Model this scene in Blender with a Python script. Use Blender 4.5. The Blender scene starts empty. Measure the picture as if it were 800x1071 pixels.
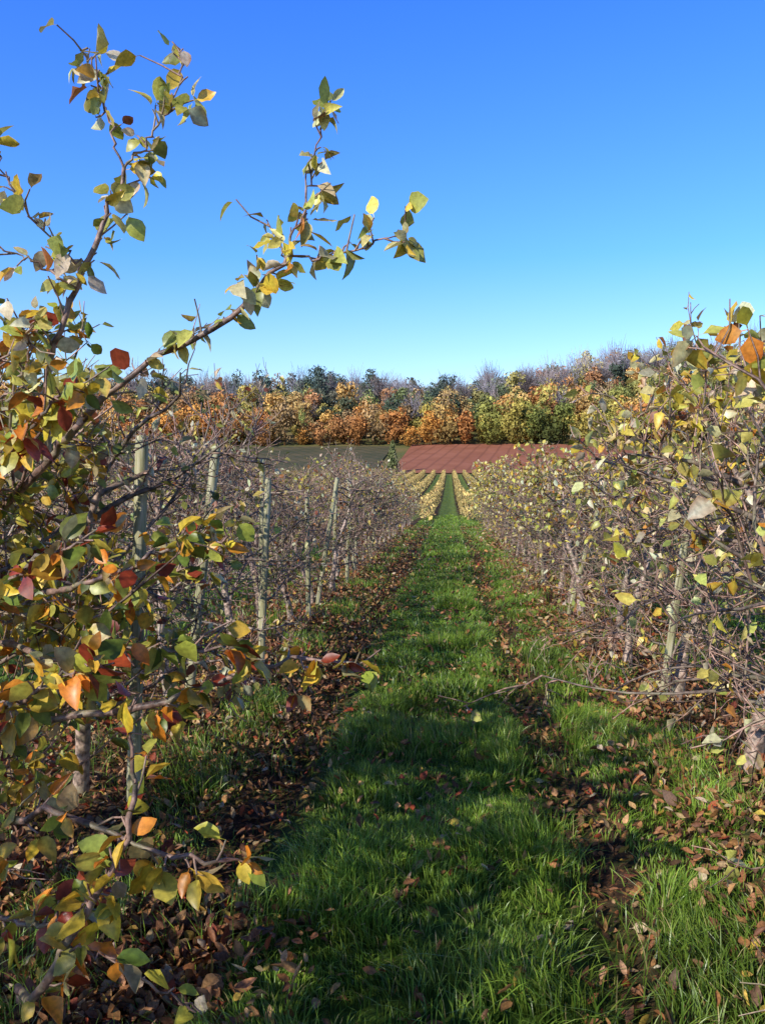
import bpy, math, numpy as np
from mathutils import Vector
RS=np.random.RandomState
scene=bpy.context.scene
scene.view_settings.view_transform='Standard'
scene.view_settings.look='None'
scene.view_settings.exposure=0

# ------------------------------------------------------------ helpers
def vnoise(x,y,seed=0):
    x=np.asarray(x,float); y=np.asarray(y,float)
    xi=np.floor(x).astype(np.int64); yi=np.floor(y).astype(np.int64)
    xf=x-xi; yf=y-yi
    def h(a,b):
        n=(a*374761393+b*668265263+seed*982451653)&0xffffffff
        n=((n^(n>>13))*1274126177)&0xffffffff
        n=(n^(n>>16))&0xffff
        return n/65535.0
    u=xf*xf*(3-2*xf); v=yf*yf*(3-2*yf)
    return (h(xi,yi)*(1-u)+h(xi+1,yi)*u)*(1-v)+(h(xi,yi+1)*(1-u)+h(xi+1,yi+1)*u)*v
def sstep(a,b,x):
    t=np.clip((x-a)/(b-a),0,1); return t*t*(3-2*t)
def norm(a):
    return a/np.maximum(np.linalg.norm(a,axis=-1,keepdims=True),1e-9)

class Geo:
    def __init__(s): s.v=[];s.q=[];s.c=[];s.m=[];s.n=0
    def add(s,v,q,c,m=0):
        if len(v)==0: return
        s.v.append(v); s.q.append(q+s.n); s.c.append(c); s.m.append(np.full(len(q),m,np.int32)); s.n+=len(v)
    def arrays(s):
        return np.concatenate(s.v),np.concatenate(s.q),np.concatenate(s.c),np.concatenate(s.m)
def mesh_from(name,arr,mats,smooth=True):
    v,q,c,m=arr
    me=bpy.data.meshes.new(name)
    me.vertices.add(len(v)); me.vertices.foreach_set('co',np.ascontiguousarray(v,np.float32).ravel())
    me.loops.add(len(q)*4); me.loops.foreach_set('vertex_index',np.ascontiguousarray(q,np.int32).ravel())
    me.polygons.add(len(q)); me.polygons.foreach_set('loop_start',np.arange(0,len(q)*4,4,dtype=np.int32))
    me.polygons.foreach_set('loop_total',np.full(len(q),4,np.int32))
    for mt in mats: me.materials.append(mt)
    me.polygons.foreach_set('material_index',m)
    me.update(calc_edges=True)
    me.polygons.foreach_set('use_smooth',np.full(len(q),smooth,bool))
    a=me.color_attributes.new('col','FLOAT_COLOR','POINT')
    c4=np.ones((len(v),4),np.float32); c4[:,:3]=np.clip(c,0,1); a.data.foreach_set('color',c4.ravel())
    me.update()
    return me
def obj(name,me,loc=(0,0,0),rotz=0,sc=1,rot=None):
    o=bpy.data.objects.new(name,me); scene.collection.objects.link(o)
    o.location=loc; o.rotation_euler=rot if rot else (0,0,rotz); o.scale=(sc,sc,sc) if np.isscalar(sc) else sc
    return o

def tubes(geo,P,R,S,col,mat=0,jit=None):
    P=np.asarray(P,float); R=np.asarray(R,float); B,K,_=P.shape
    T=norm(np.gradient(P,axis=1)); mt=norm(T.mean(axis=1))
    ref=np.where(np.abs(mt[:,2:3])>0.8,np.array([[1.,0,0]]),np.array([[0,0,1.]]))[:,None,:]
    N1=norm(np.cross(T,ref)); N2=np.cross(T,N1)
    a=np.arange(S)*2*math.pi/S
    V=P[:,:,None,:]+R[:,:,None,None]*(np.cos(a)[None,None,:,None]*N1[:,:,None,:]+np.sin(a)[None,None,:,None]*N2[:,:,None,:])
    idx=np.arange(B*K*S).reshape(B,K,S)
    i0=idx[:,:-1,:]; i1=idx[:,1:,:]
    Q=np.stack([i0,np.roll(i0,-1,2),np.roll(i1,-1,2),i1],-1).reshape(-1,4)
    C=np.broadcast_to(np.asarray(col,float).reshape(-1,1,1,3),(B,K,S,3)) if np.ndim(col)>1 else np.broadcast_to(np.asarray(col,float),(B,K,S,3))
    geo.add(V.reshape(-1,3),Q,C.reshape(-1,3).copy(),mat)

ST6=(np.array([0,.2,.36,.58,.82,1.0]),np.array([.03,.04,.78,1.0,.62,.03]))
ST7=(np.array([0,.16,.28,.45,.65,.86,1.0]),np.array([.03,.04,.66,.98,.95,.5,.03]))
ST5=(np.array([0,.18,.42,.76,1.0]),np.array([.04,.06,1.0,.72,.04]))
ST4=(np.array([0,.3,.65,1.0]),np.array([.08,.9,.9,.05]))
def leaves(geo,rng,P,D,U,L,W,C1,C2,st=ST6,mat=1,fold=.35,curl=.35):
    N=len(P)
    if N==0: return
    D=norm(D); side=norm(np.cross(D,U)); U=np.cross(side,D)
    t,w=st; K=len(t)
    cu=(rng.normal(curl,.4,N))[:,None]; fo=np.clip(rng.normal(fold,.3,N),-.2,1.2)[:,None]
    x=L[:,None]*(t-.12*t*t*np.abs(cu)); z=-cu*L[:,None]*t**2*.6
    M=P[:,None,:]+D[:,None,:]*x[...,None]+U[:,None,:]*z[...,None]
    hw=W[:,None]*w[None,:]*.5
    wav=rng.normal(0,.15,(N,K))*hw; wav2=rng.normal(0,.15,(N,K))*hw
    Lf=M+side[:,None,:]*(hw*np.cos(fo))[...,None]+U[:,None,:]*(hw*np.sin(fo)+wav)[...,None]
    Rt=M-side[:,None,:]*(hw*np.cos(fo))[...,None]+U[:,None,:]*(hw*np.sin(fo)+wav2)[...,None]
    V=np.stack([Lf,M,Rt],2)
    idx=np.arange(N*K*3).reshape(N,K,3)
    a=np.stack([idx[:,:-1,0],idx[:,:-1,1],idx[:,1:,1],idx[:,1:,0]],-1)
    b=np.stack([idx[:,:-1,1],idx[:,:-1,2],idx[:,1:,2],idx[:,1:,1]],-1)
    Q=np.concatenate([a.reshape(-1,4),b.reshape(-1,4)])
    e=np.zeros((N,K,3)); e[:,:,0]=rng.rand(N,1)*.9; e[:,:,2]=rng.rand(N,1)*.9; e+=rng.rand(N,1,1)*(t[None,:,None]**2)*.7
    e=np.clip(e+rng.normal(0,.12,(N,K,3)),0,1)[...,None]
    C=C1[:,None,None,:]*(1-e)+C2[:,None,None,:]*e
    geo.add(V.reshape(-1,3),Q,C.reshape(-1,3),mat)

# ------------------------------------------------------------ materials
def newmat(name):
    m=bpy.data.materials.new(name); m.use_nodes=True; nt=m.node_tree; nt.nodes.clear()
    return m,nt,nt.nodes,nt.links
def foliage_mat(name,trans=.3,rough=.5,spec=.35,nscale=60,namt=.25):
    m,nt,N,L=newmat(name)
    out=N.new('ShaderNodeOutputMaterial'); at=N.new('ShaderNodeAttribute'); at.attribute_name='col'
    no=N.new('ShaderNodeTexNoise'); no.inputs['Scale'].default_value=nscale; no.inputs['Detail'].default_value=2
    tc=N.new('ShaderNodeTexCoord'); L.new(tc.outputs['Object'],no.inputs['Vector'])
    mr=N.new('ShaderNodeMapRange'); mr.inputs[1].default_value=.3; mr.inputs[2].default_value=.7
    mr.inputs[3].default_value=1-namt; mr.inputs[4].default_value=1+namt; L.new(no.outputs['Fac'],mr.inputs[0])
    mul=N.new('ShaderNodeVectorMath'); mul.operation='SCALE'; L.new(at.outputs['Color'],mul.inputs[0]); L.new(mr.outputs[0],mul.inputs['Scale'])
    p=N.new('ShaderNodeBsdfPrincipled'); p.inputs['Roughness'].default_value=rough; p.inputs['Specular IOR Level'].default_value=spec
    L.new(mul.outputs[0],p.inputs['Base Color'])
    if trans>0:
        t=N.new('ShaderNodeBsdfTranslucent'); L.new(mul.outputs[0],t.inputs['Color'])
        mx=N.new('ShaderNodeMixShader'); mx.inputs[0].default_value=trans
        L.new(p.outputs[0],mx.inputs[1]); L.new(t.outputs[0],mx.inputs[2]); L.new(mx.outputs[0],out.inputs[0])
    else: L.new(p.outputs[0],out.inputs[0])
    return m
M_leaf=foliage_mat('autumn_leaf',.25,.4,.5,90,.25)
M_litter=foliage_mat('fallen_leaf',.08,.6,.3,120,.35)
M_grass=foliage_mat('grass_blade',.25,.38,.5,3,.25)
M_wood=foliage_mat('woodland_foliage',.0,.9,.1,.6,.3)
M_orch=foliage_mat('orchard_foliage',.0,.8,.2,2,.3)

def bark_mat():
    m,nt,N,L=newmat('apple_bark')
    out=N.new('ShaderNodeOutputMaterial'); at=N.new('ShaderNodeAttribute'); at.attribute_name='col'
    tc=N.new('ShaderNodeTexCoord')
    n1=N.new('ShaderNodeTexNoise'); n1.inputs['Scale'].default_value=35; n1.inputs['Detail'].default_value=6
    n2=N.new('ShaderNodeTexNoise'); n2.inputs['Scale'].default_value=9; n2.inputs['Detail'].default_value=5
    L.new(tc.outputs['Object'],n1.inputs['Vector']); L.new(tc.outputs['Object'],n2.inputs['Vector'])
    r=N.new('ShaderNodeMapRange'); r.inputs[1].default_value=.35; r.inputs[2].default_value=.65; r.inputs[3].default_value=.3; r.inputs[4].default_value=1.6
    L.new(n1.outputs['Fac'],r.inputs[0])
    mul=N.new('ShaderNodeVectorMath'); mul.operation='SCALE'; L.new(at.outputs['Color'],mul.inputs[0]); L.new(r.outputs[0],mul.inputs['Scale'])
    r2=N.new('ShaderNodeMapRange'); r2.inputs[1].default_value=.52; r2.inputs[2].default_value=.62; r2.inputs[3].default_value=0; r2.inputs[4].default_value=.5
    L.new(n2.outputs['Fac'],r2.inputs[0])
    mx=N.new('ShaderNodeMix'); mx.data_type='RGBA'; L.new(r2.outputs[0],mx.inputs[0]); L.new(mul.outputs[0],mx.inputs[6]); mx.inputs[7].default_value=(.28,.27,.15,1)
    p=N.new('ShaderNodeBsdfPrincipled'); p.inputs['Roughness'].default_value=.5; L.new(mx.outputs[2],p.inputs['Base Color'])
    bp=N.new('ShaderNodeBump'); bp.inputs['Strength'].default_value=.8; bp.inputs['Distance'].default_value=.008; L.new(n1.outputs['Fac'],bp.inputs['Height']); L.new(bp.outputs[0],p.inputs['Normal'])
    L.new(p.outputs[0],out.inputs[0]); return m
M_bark=bark_mat()
def stake_mat():
    m,nt,N,L=newmat('weathered_stake_wood')
    out=N.new('ShaderNodeOutputMaterial'); tc=N.new('ShaderNodeTexCoord'); mp=N.new('ShaderNodeMapping'); mp.inputs['Scale'].default_value=(40,40,2.5)
    n=N.new('ShaderNodeTexNoise'); n.inputs['Scale'].default_value=1.5; n.inputs['Detail'].default_value=6
    L.new(tc.outputs['Object'],mp.inputs[0]); L.new(mp.outputs[0],n.inputs['Vector'])
    cr=N.new('ShaderNodeValToRGB'); e=cr.color_ramp.elements; e[0].position=.3; e[0].color=(.10,.085,.05,1); e[1].position=.65; e[1].color=(.55,.49,.33,1)
    x=e.new(.48); x.color=(.32,.30,.15,1)
    L.new(n.outputs['Fac'],cr.inputs[0]); p=N.new('ShaderNodeBsdfPrincipled'); p.inputs['Roughness'].default_value=.85
    L.new(cr.outputs[0],p.inputs['Base Color'])
    bp=N.new('ShaderNodeBump'); bp.inputs['Strength'].default_value=.5; bp.inputs['Distance'].default_value=.004; L.new(n.outputs['Fac'],bp.inputs['Height']); L.new(bp.outputs[0],p.inputs['Normal'])
    L.new(p.outputs[0],out.inputs[0]); return m
M_stake=stake_mat()

SP2=2.6
def ground_mat():
    m,nt,N,L=newmat('orchard_ground')
    out=N.new('ShaderNodeOutputMaterial'); geo=N.new('ShaderNodeNewGeometry'); sep=N.new('ShaderNodeSeparateXYZ'); L.new(geo.outputs['Position'],sep.inputs[0])
    def math_(op,a,b=None,c=None):
        n=N.new('ShaderNodeMath'); n.operation=op
        for i,v in enumerate((a,b,c)):
            if v is None: continue
            if hasattr(v,'node'): L.new(v,n.inputs[i])
            else: n.inputs[i].default_value=v
        return n.outputs[0]
    def noise(scale,det=5):
        n=N.new('ShaderNodeTexNoise'); n.inputs['Scale'].default_value=scale; n.inputs['Detail'].default_value=det; L.new(geo.outputs['Position'],n.inputs['Vector']); return n.outputs['Fac']
    def mix(f,a,b):
        n=N.new('ShaderNodeMix'); n.data_type='RGBA'
        if hasattr(f,'node'): L.new(f,n.inputs[0])
        else: n.inputs[0].default_value=f
        for i,v in ((6,a),(7,b)):
            if hasattr(v,'node'): L.new(v,n.inputs[i])
            else: n.inputs[i].default_value=(*v,1)
        return n.outputs[2]
    def mr(v,a,b,c,d):
        n=N.new('ShaderNodeMapRange'); n.interpolation_type='SMOOTHSTEP'; L.new(v,n.inputs[0])
        for i,x in enumerate((a,b,c,d)): n.inputs[i+1].default_value=x
        return n.outputs[0]
    xx=math_('ADD',sep.outputs['X'],.12)
    wob=math_('MULTIPLY',math_('SUBTRACT',noise(1.5),.5),.7)
    d=math_('ABSOLUTE',math_('ADD',math_('WRAP',xx,1.76,-1.76),wob))
    d2=math_('ABSOLUTE',math_('ADD',math_('WRAP',xx,SP2/2,-SP2/2),wob))
    far0=math_('GREATER_THAN',sep.outputs['Y'],46)
    lane=math_('ADD',math_('MULTIPLY',mr(d,.5,.85,1,0),math_('SUBTRACT',1.0,far0)),math_('MULTIPLY',mr(d2,.55,.8,1,0),far0))
    soil=mix(mr(noise(14),.35,.65,0,1),(.025,.014,.009),(.085,.045,.025))
    soil=mix(mr(noise(3),.5,.65,0,.55),soil,(.035,.06,.014))
    soil=mix(mr(noise(60,2),.56,.66,0,.85),soil,(.24,.10,.04))
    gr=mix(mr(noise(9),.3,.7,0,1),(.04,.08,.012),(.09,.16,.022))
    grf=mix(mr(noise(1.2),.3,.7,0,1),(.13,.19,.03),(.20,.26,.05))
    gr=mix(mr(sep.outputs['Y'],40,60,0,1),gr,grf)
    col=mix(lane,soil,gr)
    far=mr(sep.outputs['Y'],228,234,0,1)
    past=mix(mr(noise(.05),.35,.65,0,1),(.14,.14,.045),(.22,.16,.065))
    side=mr(math_('ABSOLUTE',sep.outputs['X']),90,96,0,1)
    col=mix(math_('MAXIMUM',far,side),col,past)
    p=N.new('ShaderNodeBsdfPrincipled'); p.inputs['Roughness'].default_value=.95; p.inputs['Specular IOR Level'].default_value=.15; L.new(col,p.inputs['Base Color'])
    bp=N.new('ShaderNodeBump'); bp.inputs['Strength'].default_value=.8; bp.inputs['Distance'].default_value=.02; L.new(noise(30),bp.inputs['Height']); L.new(bp.outputs[0],p.inputs['Normal'])
    L.new(p.outputs[0],out.inputs[0]); return m
M_ground=ground_mat()

def field_mat(name,c1,c2,c3,period,angle):
    m,nt,N,L=newmat(name)
    out=N.new('ShaderNodeOutputMaterial'); geo=N.new('ShaderNodeNewGeometry')
    mp=N.new('ShaderNodeMapping'); mp.inputs['Rotation'].default_value=(0,0,angle); mp.inputs['Scale'].default_value=(1,1,0); L.new(geo.outputs['Position'],mp.inputs[0])
    w=N.new('ShaderNodeTexWave'); w.inputs['Scale'].default_value=2*math.pi/period/20*1.0; w.inputs['Distortion'].default_value=.6; L.new(mp.outputs[0],w.inputs['Vector'])
    n=N.new('ShaderNodeTexNoise'); n.inputs['Scale'].default_value=.12; n.inputs['Detail'].default_value=8; L.new(geo.outputs['Position'],n.inputs['Vector'])
    cr=N.new('ShaderNodeValToRGB'); e=cr.color_ramp.elements; e[0].position=.35; e[0].color=(*c1,1); e[1].position=.65; e[1].color=(*c2,1); L.new(n.outputs['Fac'],cr.inputs[0])
    r=N.new('ShaderNodeMapRange'); r.inputs[1].default_value=.0; r.inputs[2].default_value=.18; r.inputs[3].default_value=.6; r.inputs[4].default_value=0; L.new(w.outputs['Fac'],r.inputs[0])
    mx=N.new('ShaderNodeMix'); mx.data_type='RGBA'; L.new(r.outputs[0],mx.inputs[0]); L.new(cr.outputs[0],mx.inputs[6]); mx.inputs[7].default_value=(*c3,1)
    p=N.new('ShaderNodeBsdfPrincipled'); p.inputs['Roughness'].default_value=.95; p.inputs['Specular IOR Level'].default_value=.1; L.new(mx.outputs[2],p.inputs['Base Color']); L.new(p.outputs[0],out.inputs[0]); return m
M_red=field_mat('red_ploughed_soil',(.31,.115,.065),(.39,.15,.09),(.21,.08,.05),4,.12)
M_dark=field_mat('dark_field',(.08,.08,.045),(.14,.11,.06),(.05,.065,.03),4,-.5)

# ------------------------------------------------------------ terrain
PY=np.array([-200,0,30,60,90,120,160,200,235,280,330,400,480,560,900.])
PZ=np.array([0,0,-.15,-.5,-.2,.6,1.8,3.2,4.6,10.4,17,31,46,48,30.])
def hgt(x,y):
    x=np.asarray(x,float); y=np.asarray(y,float)
    z=0
    for o,w in ((-8,.25),(0,.5),(8,.25)):
        z=z+w*np.interp(y+o*sstep(40,80,y),PY,PZ)
    k=1+.42*sstep(0,120,x)*sstep(300,430,y)+.03*sstep(-60,-160,x)
    z=z*np.where(y>300,k,1)
    z=z+(vnoise(x/60,y/60,3)-.5)*8*sstep(320,420,y)
    near=1-sstep(30,60,y)
    wx=np.mod(x+.12+1.76,3.52)-1.76
    z=z+near*((vnoise(x*1.3,y*1.3,1)-.5)*.05+(vnoise(x*5,y*5,2)-.5)*.025
      -.055*np.exp(-((wx-.68)/.13)**2)-.055*np.exp(-((wx+.78)/.15)**2)+.05*sstep(1.1,1.6,np.abs(wx)))
    return z
def axis(fine0,fine1,st,lo,hi,g):
    a=list(np.arange(fine0,fine1,st)); s=st
    while a[-1]<hi: s*=g; a.append(a[-1]+s)
    s=st; b=[]; c=fine0
    while c>lo: s*=g; c-=s; b.append(c)
    return np.array(b[::-1]+a)
xs=axis(-3.2,3.2,.06,-900,900,1.09); ys=axis(-3,14,.07,-300,1500,1.04)
def sheet(name,xs,ys,mat,dz=0,warp=None):
    X,Y=np.meshgrid(xs,ys,indexing='ij')
    if warp: X,Y=warp(X,Y)
    V=np.stack([X,Y,hgt(X,Y)+dz],-1).reshape(-1,3)
    I=np.arange(X.size).reshape(X.shape)
    Q=np.stack([I[:-1,:-1],I[1:,:-1],I[1:,1:],I[:-1,1:]],-1).reshape(-1,4)
    return obj(name,mesh_from(name,(V,Q,np.full((len(V),3),.5),np.zeros(len(Q),np.int32)),[mat]))
sheet('ground',xs,ys,M_ground)
sheet('ploughed_field',np.linspace(-16,95,60),np.linspace(234,329,50),M_red,.35,
      lambda X,Y:(X+(Y-240)*.02,234+(Y-234)*(1-.5*sstep(30,85,X))))
sheet('stubble_field',np.linspace(-190,-21,60),np.linspace(240,322,50),M_dark,.35)

# ------------------------------------------------------------ apple trees
PAL_Y=np.array([[.66,.58,.14],[.74,.55,.07],[.50,.48,.11],[.30,.32,.07],[.68,.59,.28],[.74,.66,.42],[.60,.25,.04],[.25,.09,.04]]); PW_Y=np.array([.23,.17,.16,.10,.12,.13,.04,.05])
PAL_L=np.array([[.32,.32,.08],[.17,.20,.04],[.56,.48,.12],[.60,.46,.08],[.48,.40,.19],[.52,.2,.05],[.25,.08,.04],[.64,.58,.38]]); PW_L=np.array([.15,.10,.16,.12,.14,.05,.09,.19])
PAL_H=np.array([[.35,.37,.06],[.15,.20,.03],[.56,.48,.07],[.74,.52,.05],[.54,.46,.20],[.76,.28,.03],[.34,.06,.025],[.68,.40,.05]]); PW_H=np.array([.19,.13,.17,.20,.11,.08,.06,.06])
UP=np.array([0,0,1.])
def walk(rng,p,d,L,K,wob,trop):
    pts=np.empty((K,3)); pts[0]=p; d=d/np.linalg.norm(d); s=L/(K-1)
    nz=rng.normal(0,wob,(K,3))
    for i in range(1,K):
        d=d+nz[i]+UP*trop; d=d/np.sqrt(d@d); p=p+d*s; pts[i]=p
    return pts
def side_dir(rng,axis_,ang):
    r=rng.normal(0,1,3); r-=axis_*(r@axis_); r/=np.sqrt(r@r)
    return axis_*math.cos(ang)+r*math.sin(ang)
def rndcol(rng,n,pal,pw):
    i=rng.choice(len(pal),n,p=pw/pw.sum()); c=pal[i]*rng.uniform(.75,1.2,(n,1)); return np.clip(c*rng.uniform(.9,1.1,(n,3)),0,1)
BARK=np.array([.15,.105,.08]); TWIG=np.array([.30,.18,.135])
def add_leaves(g,rng,sites,dirs,n,pal,pw,st,size,brown=.5):
    if n==0: return
    i=rng.randint(0,len(sites),n)
    P=sites[i]; D=norm(dirs[i]*.5+rng.normal(0,.65,(n,3))+np.array([0,0,-.45]))
    U=norm(np.array([0,-.25,.8])+rng.normal(0,.8,(n,3)))
    L=rng.uniform(.6,1.25,n)*size
    C1=rndcol(rng,n,pal,pw); C2=np.where(rng.rand(n,1)<brown,C1*np.array([.75,.5,.4]),C1*1.15)
    leaves(g,rng,P,D,U,L,L*rng.uniform(.45,.7,n),C1,C2,st)
def make_tree(seed,nprim=24,nsec=7,nter=4,nleaf=350,pal=PAL_Y,pw=PW_Y,height=1.7,blen=1.05,st=ST5,sides=4,lod=0,size=.068,zmin=.35,rt=.04,shoots=7,shl=.45,zb=.7):
    rng=RS(seed); g=Geo()
    tr=walk(rng,np.zeros(3),np.array([rng.normal(0,.12),rng.normal(0,.12),1.]),height,10,.12,.05); tr[0,2]=-.05
    rad=np.linspace(rt,.012,10)*rng.uniform(.85,1.15,10); rad[0]*=1.25
    tubes(g,tr[None],rad[None],9,BARK*2.3)
    prim=[];pr=[];sec=[];sr=[];ter=[]
    az=rng.rand()*6.28
    for k in range(nprim):
        h=zmin+(height-zmin)*((k+.3*rng.rand())/nprim)**.9
        f=h/height*9; i=min(int(f),8); p=tr[i]+(tr[i+1]-tr[i])*(f-i)
        az+=2.4+rng.normal(0,.3); hf=h/height
        el=rng.uniform(-.25,.5)+.45*hf
        L=blen*(1.05-.5*hf**2)*rng.uniform(.65,1.15)*(.72 if h<.65 else 1)
        d=np.array([math.cos(az)*math.cos(el),math.sin(az)*math.cos(el),math.sin(el)])
        q=walk(rng,p,d,L,8,.17,.03 if el<0 else -.01); q[:,2]=np.maximum(q[:,2],.16+.02*np.arange(8)); prim.append(q); pr.append(np.linspace(.013,.0035,8)*rng.uniform(.75,1.25))
        for j in range(nsec):
            t=rng.uniform(.15,1)*7; a=min(int(t),6); pp=q[a]+(q[a+1]-q[a])*(t-a); ax=q[a+1]-q[a]; ax=ax/np.sqrt(ax@ax)
            dd=side_dir(rng,ax,rng.uniform(.5,1.3))+UP*rng.uniform(-.1,.45)
            s=walk(rng,pp,dd,rng.uniform(.12,.42),5,.25,.04); sec.append(s); sr.append(np.linspace(.0048,.002,5))
            for _ in range(nter):
                t=rng.uniform(.15,1)*4; a=min(int(t),3); p3=s[a]+(s[a+1]-s[a])*(t-a); ax=s[a+1]-s[a]; ax=ax/np.sqrt(ax@ax)
                ter.append(walk(rng,p3,side_dir(rng,ax,rng.uniform(.5,1.3))+UP*.2,rng.uniform(.04,.16),3,.25,.05))
    for k in range(shoots if lod==0 else 4):
        b=prim[rng.randint(len(prim)//2,len(prim))]; p=b[rng.randint(2,6)] if k>1 else tr[9]
        s=walk(rng,p,np.array([rng.normal(0,.4),rng.normal(0,.4),1.]),rng.uniform(.4,1)*shl,5,.12,.03); sec.append(s); sr.append(np.linspace(.005,.002,5))
        for _ in range(nter+2):
            a=rng.randint(1,4); ter.append(walk(rng,s[a],side_dir(rng,UP,1.)+UP*.1,rng.uniform(.03,.12),3,.25,.05))
    th=1 if lod==0 else 1.6
    tubes(g,np.array(prim),np.array(pr)*th,5 if lod==0 else 4,BARK*rng.uniform(.8,2.0,(len(prim),1)))
    tubes(g,np.array(sec),np.array(sr)*th,sides,TWIG*rng.uniform(.45,1.6,(len(sec),1)))
    ter=np.array(ter); tubes(g,ter,np.tile(np.array([.0028,.0022,.0017])*th*1.05,(len(ter),1)),3,TWIG*rng.uniform(.4,1.7,(len(ter),1)))
    sec=np.array(sec); prim=np.array(prim)
    S=np.concatenate([ter[:,2],ter[:,1],sec[:,4],sec[:,4],sec[:,3],prim[:,7]]); D=np.concatenate([ter[:,2]-ter[:,1],ter[:,1]-ter[:,0],sec[:,4]-sec[:,3],sec[:,4]-sec[:,3],sec[:,3]-sec[:,2],prim[:,7]-prim[:,6]])
    w=np.exp(zb*(S[:,2]-1.2))*(.3+np.linalg.norm(S[:,:2],axis=1)); k=rng.choice(len(S),len(S),p=w/w.sum()); 
    add_leaves(g,rng,S[k],norm(D[k]),nleaf,pal,pw,st,size)
    return g

mats=[M_bark,M_leaf]
LV=[mesh_from('apple_tree_left_%d'%i,make_tree(10+i,nleaf=580,pal=PAL_L,pw=PW_L,nprim=26,nsec=8,nter=5,height=1.8,zb=.4,shl=.5,size=.062).arrays(),mats) for i in range(4)]
RV=[mesh_from('apple_tree_right_%d'%i,make_tree(30+i,nleaf=1000,pal=PAL_Y,pw=PW_Y,nprim=27,nsec=8,nter=5,height=1.72,blen=1.15,shl=.62,shoots=11,size=.074,zb=1.3,rt=.045).arrays(),mats) for i in range(4)]
rng=RS(5)
XL,XR=-1.9,1.62
def stake_mesh():
    g=Geo(); n=12; zs=np.array([-.05,.6,1.2,1.74,1.78,1.785]); r=np.array([.03,.029,.028,.028,.023,.001])
    P=np.stack([np.zeros(6),np.zeros(6),zs],-1)[None]; tubes(g,P,r[None],n,(.3,.3,.3)); return mesh_from('wooden_stake',g.arrays(),[M_stake])
SM=stake_mesh()
left_y=[-4.2,-2.8,-1.5,-.1,1.35]+[4.35+1.42*i for i in range(12)]
right_y=[-2.2,-.8,.6,2.0,3.45]+[4.9+1.42*i for i in range(12)]
def plant(lst,X,var,every,big):
    for i,y in enumerate(lst):
        x=X+rng.normal(0,.05); yy=y+rng.normal(0,.06)
        s_=rng.uniform(.9,1.06); s_=big.get(i,s_)
        obj('apple_tree',var[i%len(var)],(x,yy,float(hgt(x,yy))),rng.rand()*6.28,s_)
        if i%every==0 and y>0 and not (X<0 and i in (5,6)):
            sx=x+rng.uniform(0,.22)*(1 if X<0 else -1); sy=yy+rng.uniform(-.15,.15)
            s=obj('wooden_stake',SM,(sx,sy,float(hgt(sx,sy))),rot=(rng.normal(0,.06),rng.normal(0.05,.09),0)); s.scale=(1,1,rng.uniform(.85,1.05))
plant(left_y,XL,LV,1,{3:1.15,6:.97,8:1.12}); plant(right_y,XR,RV,3,{4:1.05,5:1.06})
for (sx,sy,ry,h) in ((-1.56,4.15,.03,1.04),(-1.78,5.75,.115,1.03)):
    s=obj('wooden_stake',SM,(sx,sy,float(hgt(sx,sy))),rot=(-.01,ry,0)); s.scale=(1.15,1.15,h)

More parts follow.
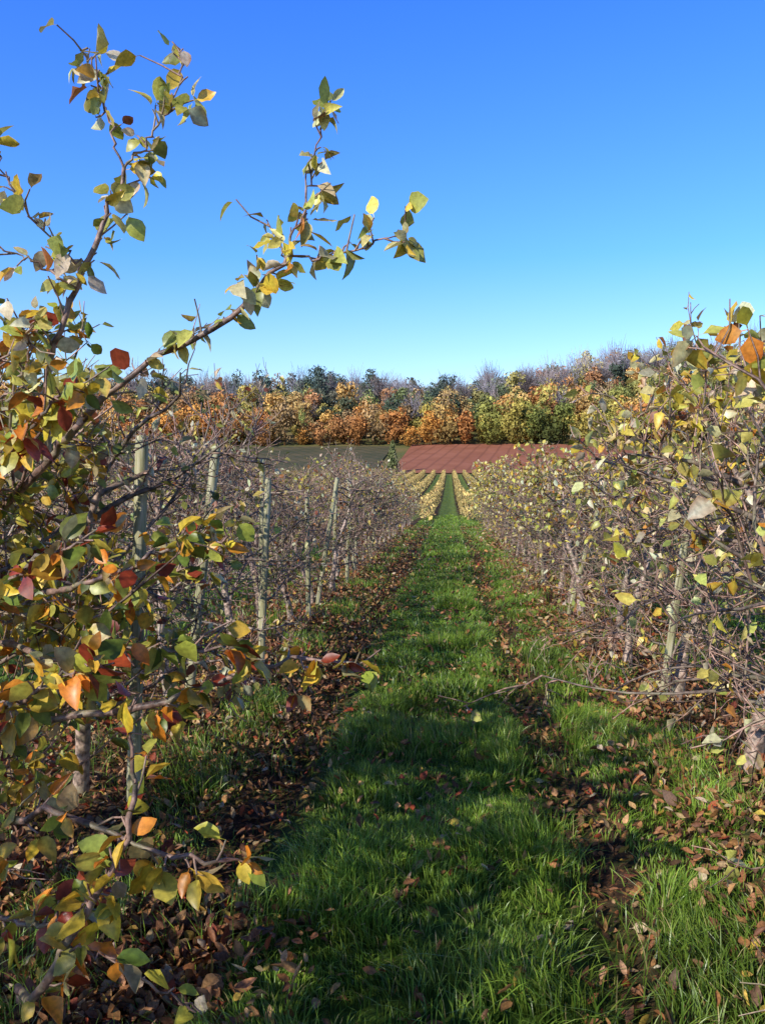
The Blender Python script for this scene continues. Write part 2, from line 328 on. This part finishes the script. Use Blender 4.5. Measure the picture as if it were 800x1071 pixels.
# hero tree (foreground left)
def catmull(pts,n):
    pts=np.array(pts,float); p=np.vstack([2*pts[0]-pts[1],pts,2*pts[-1]-pts[-2]]); out=[]
    T=np.linspace(0,len(pts)-1-1e-6,n)
    for t in T:
        i=int(t); f=t-i; a,b,c,d=p[i],p[i+1],p[i+2],p[i+3]
        out.append(.5*((2*b)+(-a+c)*f+(2*a-5*b+4*c-d)*f*f+(-a+3*b-3*c+d)*f**3))
    return np.array(out)
HO=np.array([-1.78,2.95,0])
hero=make_tree(77,nprim=34,nsec=9,nter=5,nleaf=4700,pal=PAL_H,pw=PW_H,height=1.62,blen=1.12,size=.076,zmin=.35,shoots=5,shl=.35,st=ST6,zb=.5)
hr=RS(99)
B=[ # points in metres, r0, r1, first leafy fraction, leaf count
 ([(-1.72,2.9,1.35),(-1.24,2.6,1.68),(-1.13,2.52,1.75),(-1.02,2.5,1.86),(-.88,2.5,1.955),(-.743,2.48,2.03),(-.606,2.5,2.12),(-.537,2.5,2.19),(-.468,2.5,2.27)],.014,.0055,.15,52),
 ([(-.468,2.5,2.27),(-.452,2.5,2.33),(-.413,2.52,2.44),(-.385,2.5,2.577),(-.344,2.5,2.69)],.0045,.002,.2,34),
 ([(-.468,2.5,2.265),(-.385,2.48,2.25),(-.303,2.45,2.255),(-.22,2.45,2.28),(-.124,2.42,2.30)],.0045,.002,.2,26),
 ([(-.475,2.5,2.26),(-.51,2.55,2.33),(-.55,2.6,2.40)],.003,.0018,.2,8),
 ([(-1.24,2.6,1.68),(-1.21,2.55,1.92),(-1.14,2.5,2.08),(-1.07,2.5,2.25),(-1.005,2.5,2.385),(-.95,2.5,2.53)],.011,.0055,.05,44),
 ([(-.95,2.5,2.53),(-1.0,2.5,2.69),(-1.03,2.5,2.79),(-1.06,2.5,2.88)],.004,.002,.15,26),
 ([(-.95,2.5,2.53),(-.88,2.5,2.605),(-.80,2.5,2.715),(-.771,2.5,2.866)],.004,.002,.1,32),
 ([(-1.07,2.5,2.25),(-1.14,2.45,2.31),(-1.23,2.4,2.44),(-1.29,2.4,2.55)],.004,.002,.1,32),
 ([(-1.1,2.5,2.18),(-1.2,2.45,2.25),(-1.3,2.4,2.28)],.004,.002,.1,16),
 ([(-1.4,2.7,1.6),(-1.33,2.55,1.85),(-1.25,2.5,1.98),(-1.22,2.45,2.05)],.006,.002,.2,34),
 ([(-1.4,2.7,1.55),(-1.2,2.5,1.8),(-1.1,2.45,1.88),(-1.0,2.4,1.92)],.006,.002,.2,34),
 ([(-1.5,2.7,1.1),(-1.0,2.2,1.15),(-.75,2.1,1.2),(-.5,2.1,1.18)],.011,.003,.3,46),
 ([(-1.6,2.75,.95),(-1.19,2.4,.93),(-.81,2.3,1.0),(-.53,2.3,1.10),(-.36,2.3,1.13),(-.22,2.25,1.12)],.013,.003,.3,38),
 ([(-1.2,2.3,.2),(-.88,1.75,.5),(-.785,1.7,.656),(-.69,1.7,.805),(-.636,1.7,.955),(-.645,1.7,1.09)],.011,.004,.2,30),
 ([(-.785,1.7,.656),(-.7,1.68,.64),(-.6,1.72,.56),(-.52,1.75,.5)],.004,.002,.1,8),
 ([(-1.7,2.8,.7),(-1.15,2.1,.75),(-.9,1.9,.85),(-.6,1.8,.8),(-.46,1.85,.78)],.011,.003,.2,34),
 ([(-1.6,2.8,.6),(-1.1,2.0,.6),(-.9,1.85,.62),(-.75,1.8,.72)],.008,.003,.2,36),
 ([(-1.7,2.8,1.3),(-1.2,2.1,1.3),(-.95,1.9,1.42),(-.8,1.85,1.48)],.01,.003,.2,56),
 ([(-1.6,2.8,1.0),(-1.15,2.1,1.05),(-.95,1.9,1.12),(-.78,1.85,1.22)],.009,.003,.2,56),
 ([(-1.7,2.9,1.5),(-1.3,2.4,1.65),(-1.1,2.25,1.78),(-.98,2.2,1.86)],.009,.003,.2,60),
 ([(-1.6,2.9,1.2),(-1.1,2.5,1.3),(-.8,2.45,1.42),(-.62,2.4,1.46)],.01,.003,.3,44),
]
for pts,r0,r1,f0,nl in B:
    q=catmull(pts,22); q[1:-1]+=hr.normal(0,.006,(20,3)); q=q-HO
    tubes(hero,q[None],(np.linspace(r0,r1,22)*hr.uniform(.82,1.22,22))[None],7,BARK*1.4*np.array([1.1,.95,.95]))
    S=[];D=[];sp=[]
    nsp=max(4,int(nl*.5))
    for k in range(nsp):
        t=(f0+(1-f0)*(k+hr.rand())/nsp)*21; a=min(int(t),20); p=q[a]+(q[a+1]-q[a])*(t-a); ax=norm(q[a+1]-q[a])
        s=walk(hr,p,side_dir(hr,ax,hr.uniform(.6,1.2))+UP*.2,hr.uniform(.015,.05) if hr.rand()<.8 else hr.uniform(.07,.14),3,.2,.05)
        sp.append(s)
        S+= [s[2],s[2],s[1]]; D+=[norm(s[2]-s[0])]*3
    S.append(q[-1]); S.append(q[-1]); D+=[norm(q[-1]-q[-2])]*2
    sp=np.array(sp); tubes(hero,sp,np.tile(np.array([.0032,.0026,.0022]),(len(sp),1)),5,TWIG*.9)
    n=int(nl*1.35); S=np.array(S);D=np.array(D)
    up=q[:,2].mean()>1.75
    pal=PAL_Y if up else PAL_H; pw=PW_Y.copy() if up else PW_H.copy()
    if up: pw[6]=.02; pw[7]=.01; pw[3]=.14; pw[2]=.2
    else: pw[5]*=2.2; pw[6]*=1.8
    add_leaves(hero,hr,S,D,n,pal,pw,ST7,.074 if up else .076,.4)
obj('apple_tree',mesh_from('apple_tree_foreground',hero.arrays(),mats),tuple(HO))

# ------------------------------------------------------------ orchard rows (masses)
def replicate(out,base,pos,rot,sc,tint=None):
    v,q,c,m=base; N=len(pos)
    if N==0: return
    co=np.cos(rot)[:,None]; si=np.sin(rot)[:,None]
    x=v[None,:,0]*co-v[None,:,1]*si; y=v[None,:,0]*si+v[None,:,1]*co; z=np.broadcast_to(v[None,:,2],x.shape)
    V=np.stack([x,y,z],-1)*(sc[:,None,None] if sc.ndim==1 else sc[:,None,:])+pos[:,None,:]
    Q=(q[None]+(np.arange(N)*len(v))[:,None,None]).reshape(-1,4)
    C=np.broadcast_to(c[None],(N,)+c.shape)
    if tint is not None: C=C*tint[:,None,:]
    out.v.append(V.reshape(-1,3)); out.q.append(Q+out.n); out.c.append(C.reshape(-1,3)); out.m.append(np.tile(m,N)); out.n+=N*len(v)
midL=[make_tree(50+i,nprim=18,nsec=6,nter=2,nleaf=340,pal=PAL_L,pw=PW_L,st=ST4,sides=3,lod=1,size=.078,height=1.8,zb=.3).arrays() for i in range(3)]
midR=[make_tree(60+i,nprim=18,nsec=6,nter=2,nleaf=560,pal=PAL_Y,pw=PW_Y,st=ST4,sides=3,lod=1,size=.08,height=1.65).arrays() for i in range(3)]
g=Geo()
def row(X,y0,y1,var,sp=1.42):
    ys_=np.arange(y0,y1,sp); n=len(ys_); ys_=ys_+rng.normal(0,.08,n); x=X+rng.normal(0,.06,n); k=rng.randint(0,len(var),n)
    pos=np.stack([x,ys_,hgt(x,ys_)],-1); rot=rng.rand(n)*6.28; sc=rng.uniform(.86,1.1,n)*(1-.28*sstep(18,38,ys_))
    for i in range(len(var)):
        s=k==i; replicate(g,var[i],pos[s],rot[s],sc[s])
row(XL,21.4,43,midL); row(XR,21.9,43,midR)
row(XL-3.52,1.5,36,midL); row(XL-7.04,5,36,midL)
row(XR+3.52,3,36,midR); row(XR+7.04,6,36,midR)
obj('apple_tree_rows',mesh_from('apple_tree_rows',g.arrays(),mats))

def low_tree(seed):
    r=RS(seed); g=Geo()
    tubes(g,np.array([[[0,0,0],[0,0,.6],[0,0,1.5]]]),np.array([[.04,.03,.02]]),3,BARK)
    n=75; a=r.rand(n)*6.28; rr=np.sqrt(r.rand(n))*.62; z=r.uniform(.25,1.75,n); rr*=1.1-.4*(z/2)
    P=np.stack([rr*np.cos(a),rr*np.sin(a)*1.25,z],-1); D=norm(r.normal(0,1,(n,3))); U=norm(r.normal(0,1,(n,3)))
    L=r.uniform(.1,.26,n); c=np.array([.58,.42,.15])*r.uniform(.5,1.25,(n,1))*r.uniform(.9,1.1,(n,3))
    leaves(g,r,P,D,U,L,L*.7,c,c*.8,(np.array([0,1.]),np.array([.8,.8])),0)
    return g.arrays()
lows=[low_tree(i) for i in range(4)]
g=Geo()
def lowrow(X,y0,y1,hs,dark):
    ys_=np.arange(y0,y1,1.3); n=len(ys_); ys_=ys_+rng.normal(0,.1,n); x=X+rng.normal(0,.06,n)
    pos=np.stack([x,ys_,hgt(x,ys_)],-1); kk=rng.randint(0,4,n)
    tint=dark*(.8+.4*vnoise(x/6,ys_/9,8))[:,None]*rng.uniform(.85,1.15,(n,1))
    for i in range(4):
        s=kk==i; replicate(g,lows[i],pos[s],rng.rand(s.sum())*.6,np.stack([hs[0]*rng.uniform(.85,1.1,s.sum())]*2+[hs[1]*rng.uniform(.85,1.1,s.sum())],-1),tint[s])
for k in range(-14,16):
    if k in (0,1): continue
    if -3<k<4: lowrow(XL+3.52*k,36,45,(1.,.95),np.array([.7,.66,.6]))
    else: lowrow(XL+3.52*k,14 if abs(k)<9 else 25,45,(1.15,1.1),np.array([.7,.66,.6]))
for k in range(-34,40):
    X=-.12+SP2/2+SP2*k
    lowrow(X,48,231,(.8,.8),np.array([1,1,1.]) if k>-9 else np.array([.65,.66,.66]))
obj('orchard_rows',mesh_from('orchard_rows',g.arrays(),[M_orch],False))

# ------------------------------------------------------------ woodland
def wood_tree(seed,bare=False):
    r=RS(seed); g=Geo()
    tubes(g,np.array([[[0,0,-1],[.1,0,3],[0,.2,8]]]),np.array([[.3,.22,.1]]),5,(.3,.25,.22))
    lob=15; lc=[]
    for i in range(lob):
        a=r.rand()*6.28; z=r.uniform(2.2,10.3); R=4.3*math.sqrt(max(.05,1-((z-5.8)/5.6)**2))*r.uniform(.3,.75)
        lc.append((R*math.cos(a),R*math.sin(a),z,r.uniform(1.2,2.3)))
    for (x,y,z,R) in lc:
        n=16 if bare else 44
        d=norm(r.normal(0,1,(n,3))); P=np.array([x,y,z])+d*R*r.uniform(.6,1.05,(n,1))
        D=norm(np.cross(d,r.normal(0,1,(n,3)))+d*r.normal(0,.4,(n,1)))
        L=r.uniform(.35,.85,n)*(1.6 if bare else 1); W=L*(.12 if bare else .85)
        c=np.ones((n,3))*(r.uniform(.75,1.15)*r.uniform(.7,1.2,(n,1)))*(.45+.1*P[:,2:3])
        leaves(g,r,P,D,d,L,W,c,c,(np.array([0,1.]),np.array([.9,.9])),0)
    if bare:
        n=60; a=r.rand(n)*6.28; e=r.uniform(.4,1.4,n)
        d=np.stack([np.cos(a)*np.cos(e),np.sin(a)*np.cos(e),np.sin(e)],-1); p0=np.array([0,0,4.])+d*.5
        tubes(g,np.stack([p0,p0+d*3.5+r.normal(0,.4,(n,3)),p0+d*7+r.normal(0,.8,(n,3))],1),np.tile([.12,.07,.03],(n,1)),3,(1.,1.,1.))
    return g.arrays()
WT=[wood_tree(200+i) for i in range(6)]; WB=[wood_tree(300+i,True) for i in range(3)]
ORANGE=np.array([[.52,.25,.06],[.44,.19,.06],[.56,.33,.09],[.40,.19,.07],[.50,.33,.11],[.34,.22,.1]])
OLIVE=np.array([[.27,.26,.06],[.40,.33,.08],[.18,.20,.05],[.50,.39,.09],[.13,.15,.045]])
DARK=np.array([[.07,.085,.035],[.10,.11,.05],[.16,.14,.07],[.06,.08,.04]])
BARE=np.array([[.32,.24,.22],[.34,.29,.30],[.28,.2,.16],[.36,.32,.34]])
wr=RS(12); N=1900
wx=wr.uniform(-330,300,N); wy=326+(wr.rand(N)**.9)*196
wx=np.concatenate([wx,np.arange(-210,215,6.5)+wr.normal(0,2,66)]); wy=np.concatenate([wy,np.full(66,327.)+wr.normal(0,2,66)])
keep=np.abs(wx+.08*wy)<.62*wy; wx=wx[keep]; wy=wy[keep]; N=len(wx)
tint=np.zeros((N,3)); isb=np.zeros(N,bool); sc=np.zeros((N,3))
for i in range(N):
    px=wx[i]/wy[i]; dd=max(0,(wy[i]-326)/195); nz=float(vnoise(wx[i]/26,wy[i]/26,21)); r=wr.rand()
    if dd>.5:
        if px<-.06: kind='D' if r<.65+.3*(nz-.5) else ('O' if r<.72 else 'B')
        elif px<.1: kind='B' if r<.5 else ('D' if r<.75 else 'G')
        else: kind='B' if r<.45 else ('O' if r<.65 else 'G')
    elif px<-.17: kind='O' if r<.55 else ('D' if r<.65 else 'G')
    elif px<.03: kind='O' if nz+.7*(r-.5)>.4 else ('D' if wr.rand()<.35 else ('G' if wr.rand()<.75 else 'B'))
    else: kind='G' if nz+.7*(r-.5)>.42 else ('O' if r<.75 else ('B' if r<.85 else 'D'))
    pal={'D':DARK,'O':ORANGE,'B':BARE,'G':OLIVE}[kind]; tint[i]=pal[wr.randint(len(pal))]*wr.uniform(.7,1.2)
    isb[i]=kind=='B'
    tint[i]=tint[i]*(1-.2*dd)+np.array([.035,.05,.075])*dd  # aerial haze painted into the tree colour, bluer towards the ridge
    s=wr.uniform(.65,1.2) if wr.rand()<.75 else wr.uniform(1.2,1.6); sc[i]=(s,s,s*wr.uniform(.85,1.2))
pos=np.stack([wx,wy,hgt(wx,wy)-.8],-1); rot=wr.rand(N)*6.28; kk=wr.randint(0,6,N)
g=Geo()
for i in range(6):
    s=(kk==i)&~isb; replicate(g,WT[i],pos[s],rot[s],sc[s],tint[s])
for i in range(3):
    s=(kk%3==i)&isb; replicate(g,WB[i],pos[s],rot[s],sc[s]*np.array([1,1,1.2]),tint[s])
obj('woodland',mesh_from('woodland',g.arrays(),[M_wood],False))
g=Geo(); n=45; hx=np.linspace(-150,-20,n); hy=np.full(n,238.)+wr.normal(0,1,n)
replicate(g,WT[0],np.stack([hx,hy,hgt(hx,hy)-.8],-1),wr.rand(n)*6,np.stack([wr.uniform(.25,.4,n)]*2+[wr.uniform(.13,.24,n)],-1),DARK[wr.randint(0,3,n)]*1.4)
obj('hedge',mesh_from('hedge',g.arrays(),[M_wood],False))
g=Geo(); r=RS(4); n=1500; z=r.rand(n)**1.4*8.5; R=2.3*(1-z/9)*np.sqrt(r.rand(n))*np.minimum(1,(z+.8)/1.6); a=r.rand(n)*6.28
tubes(g,np.array([[[0,0,-.5],[0,0,4],[0,0,8.]]]),np.array([[.2,.12,.03]]),5,(.08,.06,.05))
P=np.stack([R*np.cos(a),R*np.sin(a),z+.3],-1); c=np.array([.2,.22,.09])*r.uniform(.5,1.4,(n,1))
leaves(g,r,P,norm(r.normal(0,.6,(n,3))+UP),norm(r.normal(0,1,(n,3))),np.full(n,.6),np.full(n,.35),c,c,ST4,0)
obj('conifer_tree',mesh_from('conifer_tree',g.arrays(),[M_wood],False),(-15.5,236,float(hgt(-15.5,236))))

# ------------------------------------------------------------ grass
gr=RS(42)
def gdens(x,y):
    wob=(vnoise(y*.8,y*0,31)-.5)*.22
    u=np.mod(x+.12+1.76,3.52)-1.76+wob
    d=np.where(np.abs(u+.02)<.54,1.,0)
    d=np.maximum(d,.08)
    d=np.maximum(d,.85*sstep(.76,.92,u)*(1-sstep(1.2,1.7,u)))
    d=np.maximum(d,.38*sstep(-.95,-1.15,u)*(1-sstep(-1.3,-1.6,u)))
    d=np.maximum(d,sstep(.45,.6,-np.abs(u)+1.15)*.35)
    cl=sstep(.25,.6,vnoise(x*4,y*4,32)*.6+vnoise(x*11,y*11,33)*.4)
    return d*(.2+.8*cl)
def grass(g,n,x0,x1,y0,y1,len0,wid,py=1.):
    x=gr.uniform(x0,x1,n); y=y0+(y1-y0)*gr.rand(n)**py
    k=gr.rand(n)<gdens(x,y); x=x[k]; y=y[k]; n=len(x)
    z=hgt(x,y)
    big=sstep(.35,.75,vnoise(x*2.2,y*2.2,35))
    L=len0*gr.uniform(.45,1.15,n)*(.5+.85*big)
    a=gr.rand(n)*6.28; lean=np.abs(gr.normal(.6,.45,n)); 
    fa=vnoise(x*3,y*3,36)*12+gr.normal(0,.9,n)
    dirx=np.cos(fa);diry=np.sin(fa)
    P=np.stack([x,y,z-.005],-1); t=np.array([0,.45,.8,1.]); w=np.array([1,.85,.5,.04])
    hx=L[:,None]*(lean[:,None]*t**2*.9); hz=L[:,None]*(t-.28*lean[:,None]*t**2.2)
    C=P[:,None,:]+np.stack([hx*dirx[:,None],hx*diry[:,None],hz],-1)
    sd=np.stack([np.cos(a),np.sin(a),np.zeros(n)],-1)
    W=(wid*gr.uniform(.6,1.3,n))[:,None]*w
    V=np.stack([C-sd[:,None,:]*W[...,None],C+sd[:,None,:]*W[...,None]],2)
    I=np.arange(n*8).reshape(n,4,2)
    Q=np.stack([I[:,:-1,0],I[:,:-1,1],I[:,1:,1],I[:,1:,0]],-1).reshape(-1,4)
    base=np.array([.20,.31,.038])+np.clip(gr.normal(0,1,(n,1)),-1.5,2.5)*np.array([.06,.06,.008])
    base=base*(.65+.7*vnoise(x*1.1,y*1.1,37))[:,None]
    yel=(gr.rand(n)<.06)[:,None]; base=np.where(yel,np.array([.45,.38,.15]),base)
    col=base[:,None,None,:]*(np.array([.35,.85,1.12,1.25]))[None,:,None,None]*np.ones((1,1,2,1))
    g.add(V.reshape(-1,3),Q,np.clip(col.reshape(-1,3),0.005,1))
g=Geo()
grass(g,200000,-2.1,2.6,1.5,6.5,.12,.0026)
grass(g,150000,-2.2,2.4,6.5,16,.115,.0045)
grass(g,80000,-2.2,2.2,16,38,.12,.009)
grass(g,40000,-1.6,1.6,38,60,.13,.016)
grass(g,30000,-9,-2.2,4,22,.12,.01)
grass(g,30000,2.4,9,3,22,.12,.01)
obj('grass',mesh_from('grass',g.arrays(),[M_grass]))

# ------------------------------------------------------------ leaf litter
lr=RS(8)
def litter(g,n,x0,x1,y0,y1,size,st,amt=1.):
    x=lr.uniform(x0,x1,n); y=lr.uniform(y0,y1,n)
    u=np.mod(x+.12+1.76,3.52)-1.76
    pr=.12+.8*sstep(.95,1.35,np.abs(u))+.5*np.exp(-((u-.72)/.14)**2)+.8*np.exp(-((u+.9)/.25)**2)
    pr*=(.3+1.*vnoise(x*2.5,y*2.5,51))*amt
    k=lr.rand(n)<pr; x=x[k];y=y[k];n=len(x)
    g_=gdens(x,y); z=hgt(x,y)+.006+lr.rand(n)*(.03+.05*(g_>.4))
    pal=np.array([[.38,.16,.06],[.25,.11,.055],[.46,.22,.09],[.15,.08,.045],[.50,.31,.15],[.60,.47,.30],[.38,.08,.035],[.60,.40,.08]]); pw=np.array([.22,.2,.17,.15,.12,.05,.04,.05])
    C=rndcol(lr,n,pal,pw); L=size*lr.uniform(.55,1.3,n)
    a=lr.rand(n)*6.28; D=np.stack([np.cos(a),np.sin(a),lr.normal(.08,.35,n)],-1); U=norm(UP+lr.normal(0,.5,(n,3)))
    leaves(g,lr,np.stack([x,y,z],-1),D,U,L,L*lr.uniform(.42,.62,n),C,C*.6,st,0,.5,lr.choice([-.5,.5]))
g=Geo()
litter(g,42000,-3,3.2,1.4,8,.06,ST6)
litter(g,9000,-2.0,-.45,1.6,3.4,.066,ST6,1.4)
litter(g,34000,-3.4,3.4,8,20,.07,ST4)
litter(g,14000,-3.4,3.4,20,40,.1,ST4)
litter(g,12000,-9,9,3,20,.08,ST4)
obj('fallen_leaves',mesh_from('fallen_leaves',g.arrays(),[M_litter]))

# ------------------------------------------------------------ light, sky, camera
ts=Vector((-.62,-.78,0)).normalized(); el=math.radians(29)
to_sun=Vector((ts.x*math.cos(el),ts.y*math.cos(el),math.sin(el)))
sl=bpy.data.lights.new('sun','SUN'); sl.energy=5.0; sl.angle=math.radians(.5); sl.color=(1,.96,.86)
so=bpy.data.objects.new('sun',sl); scene.collection.objects.link(so); so.rotation_euler=to_sun.to_track_quat('Z','Y').to_euler(); so.location=(-20,-15,20)
w=bpy.data.worlds.new('World'); scene.world=w; w.use_nodes=True; nt=w.node_tree
sky=nt.nodes.new('ShaderNodeTexSky'); sky.sky_type='NISHITA'; sky.sun_disc=False; sky.sun_elevation=el; sky.sun_rotation=math.atan2(ts.x,ts.y)%(2*math.pi)
sky.air_density=1.0; sky.dust_density=.3; sky.ozone_density=2.5
bg=nt.nodes['Background']; bg.inputs[1].default_value=.13
tc=nt.nodes.new('ShaderNodeTexCoord'); sp=nt.nodes.new('ShaderNodeSeparateXYZ'); nt.links.new(tc.outputs['Generated'],sp.inputs[0])
cr=nt.nodes.new('ShaderNodeValToRGB'); nt.links.new(sp.outputs['Z'],cr.inputs[0])
e=cr.color_ramp.elements
def S(c): return (c[0]/3,c[1]/3,c[2]/3,1)
e[0].position=.0; e[0].color=S((1.1,1.0,1.0)); e[1].position=1.; e[1].color=S((.14,.18,.26))
x=e.new(.08); x.color=S((1.4,1.38,1.5)); x=e.new(.14); x.color=S((1.2,1.42,1.7)); x=e.new(.25); x.color=S((.7,1.3,2.1)); x=e.new(.48); x.color=S((.45,1.1,2.7)); x=e.new(.58); x.color=S((.18,.28,.5))
mul=nt.nodes.new('ShaderNodeVectorMath'); mul.operation='MULTIPLY'; nt.links.new(sky.outputs[0],mul.inputs[0]); nt.links.new(cr.outputs[0],mul.inputs[1])
m3=nt.nodes.new('ShaderNodeVectorMath'); m3.operation='SCALE'; m3.inputs['Scale'].default_value=3; nt.links.new(mul.outputs[0],m3.inputs[0])
nt.links.new(m3.outputs[0],bg.inputs[0])
cam=bpy.data.cameras.new('camera'); co=bpy.data.objects.new('camera',cam); scene.collection.objects.link(co); scene.camera=co
cam.sensor_fit='VERTICAL'; cam.sensor_height=36; cam.lens=30.5; cam.clip_start=.05; cam.clip_end=4000
co.location=(0,0,1.6); co.rotation_euler=(math.radians(90-1.73),0,math.radians(4.41))
print('faces',sum(len(m.polygons) for m in bpy.data.meshes))
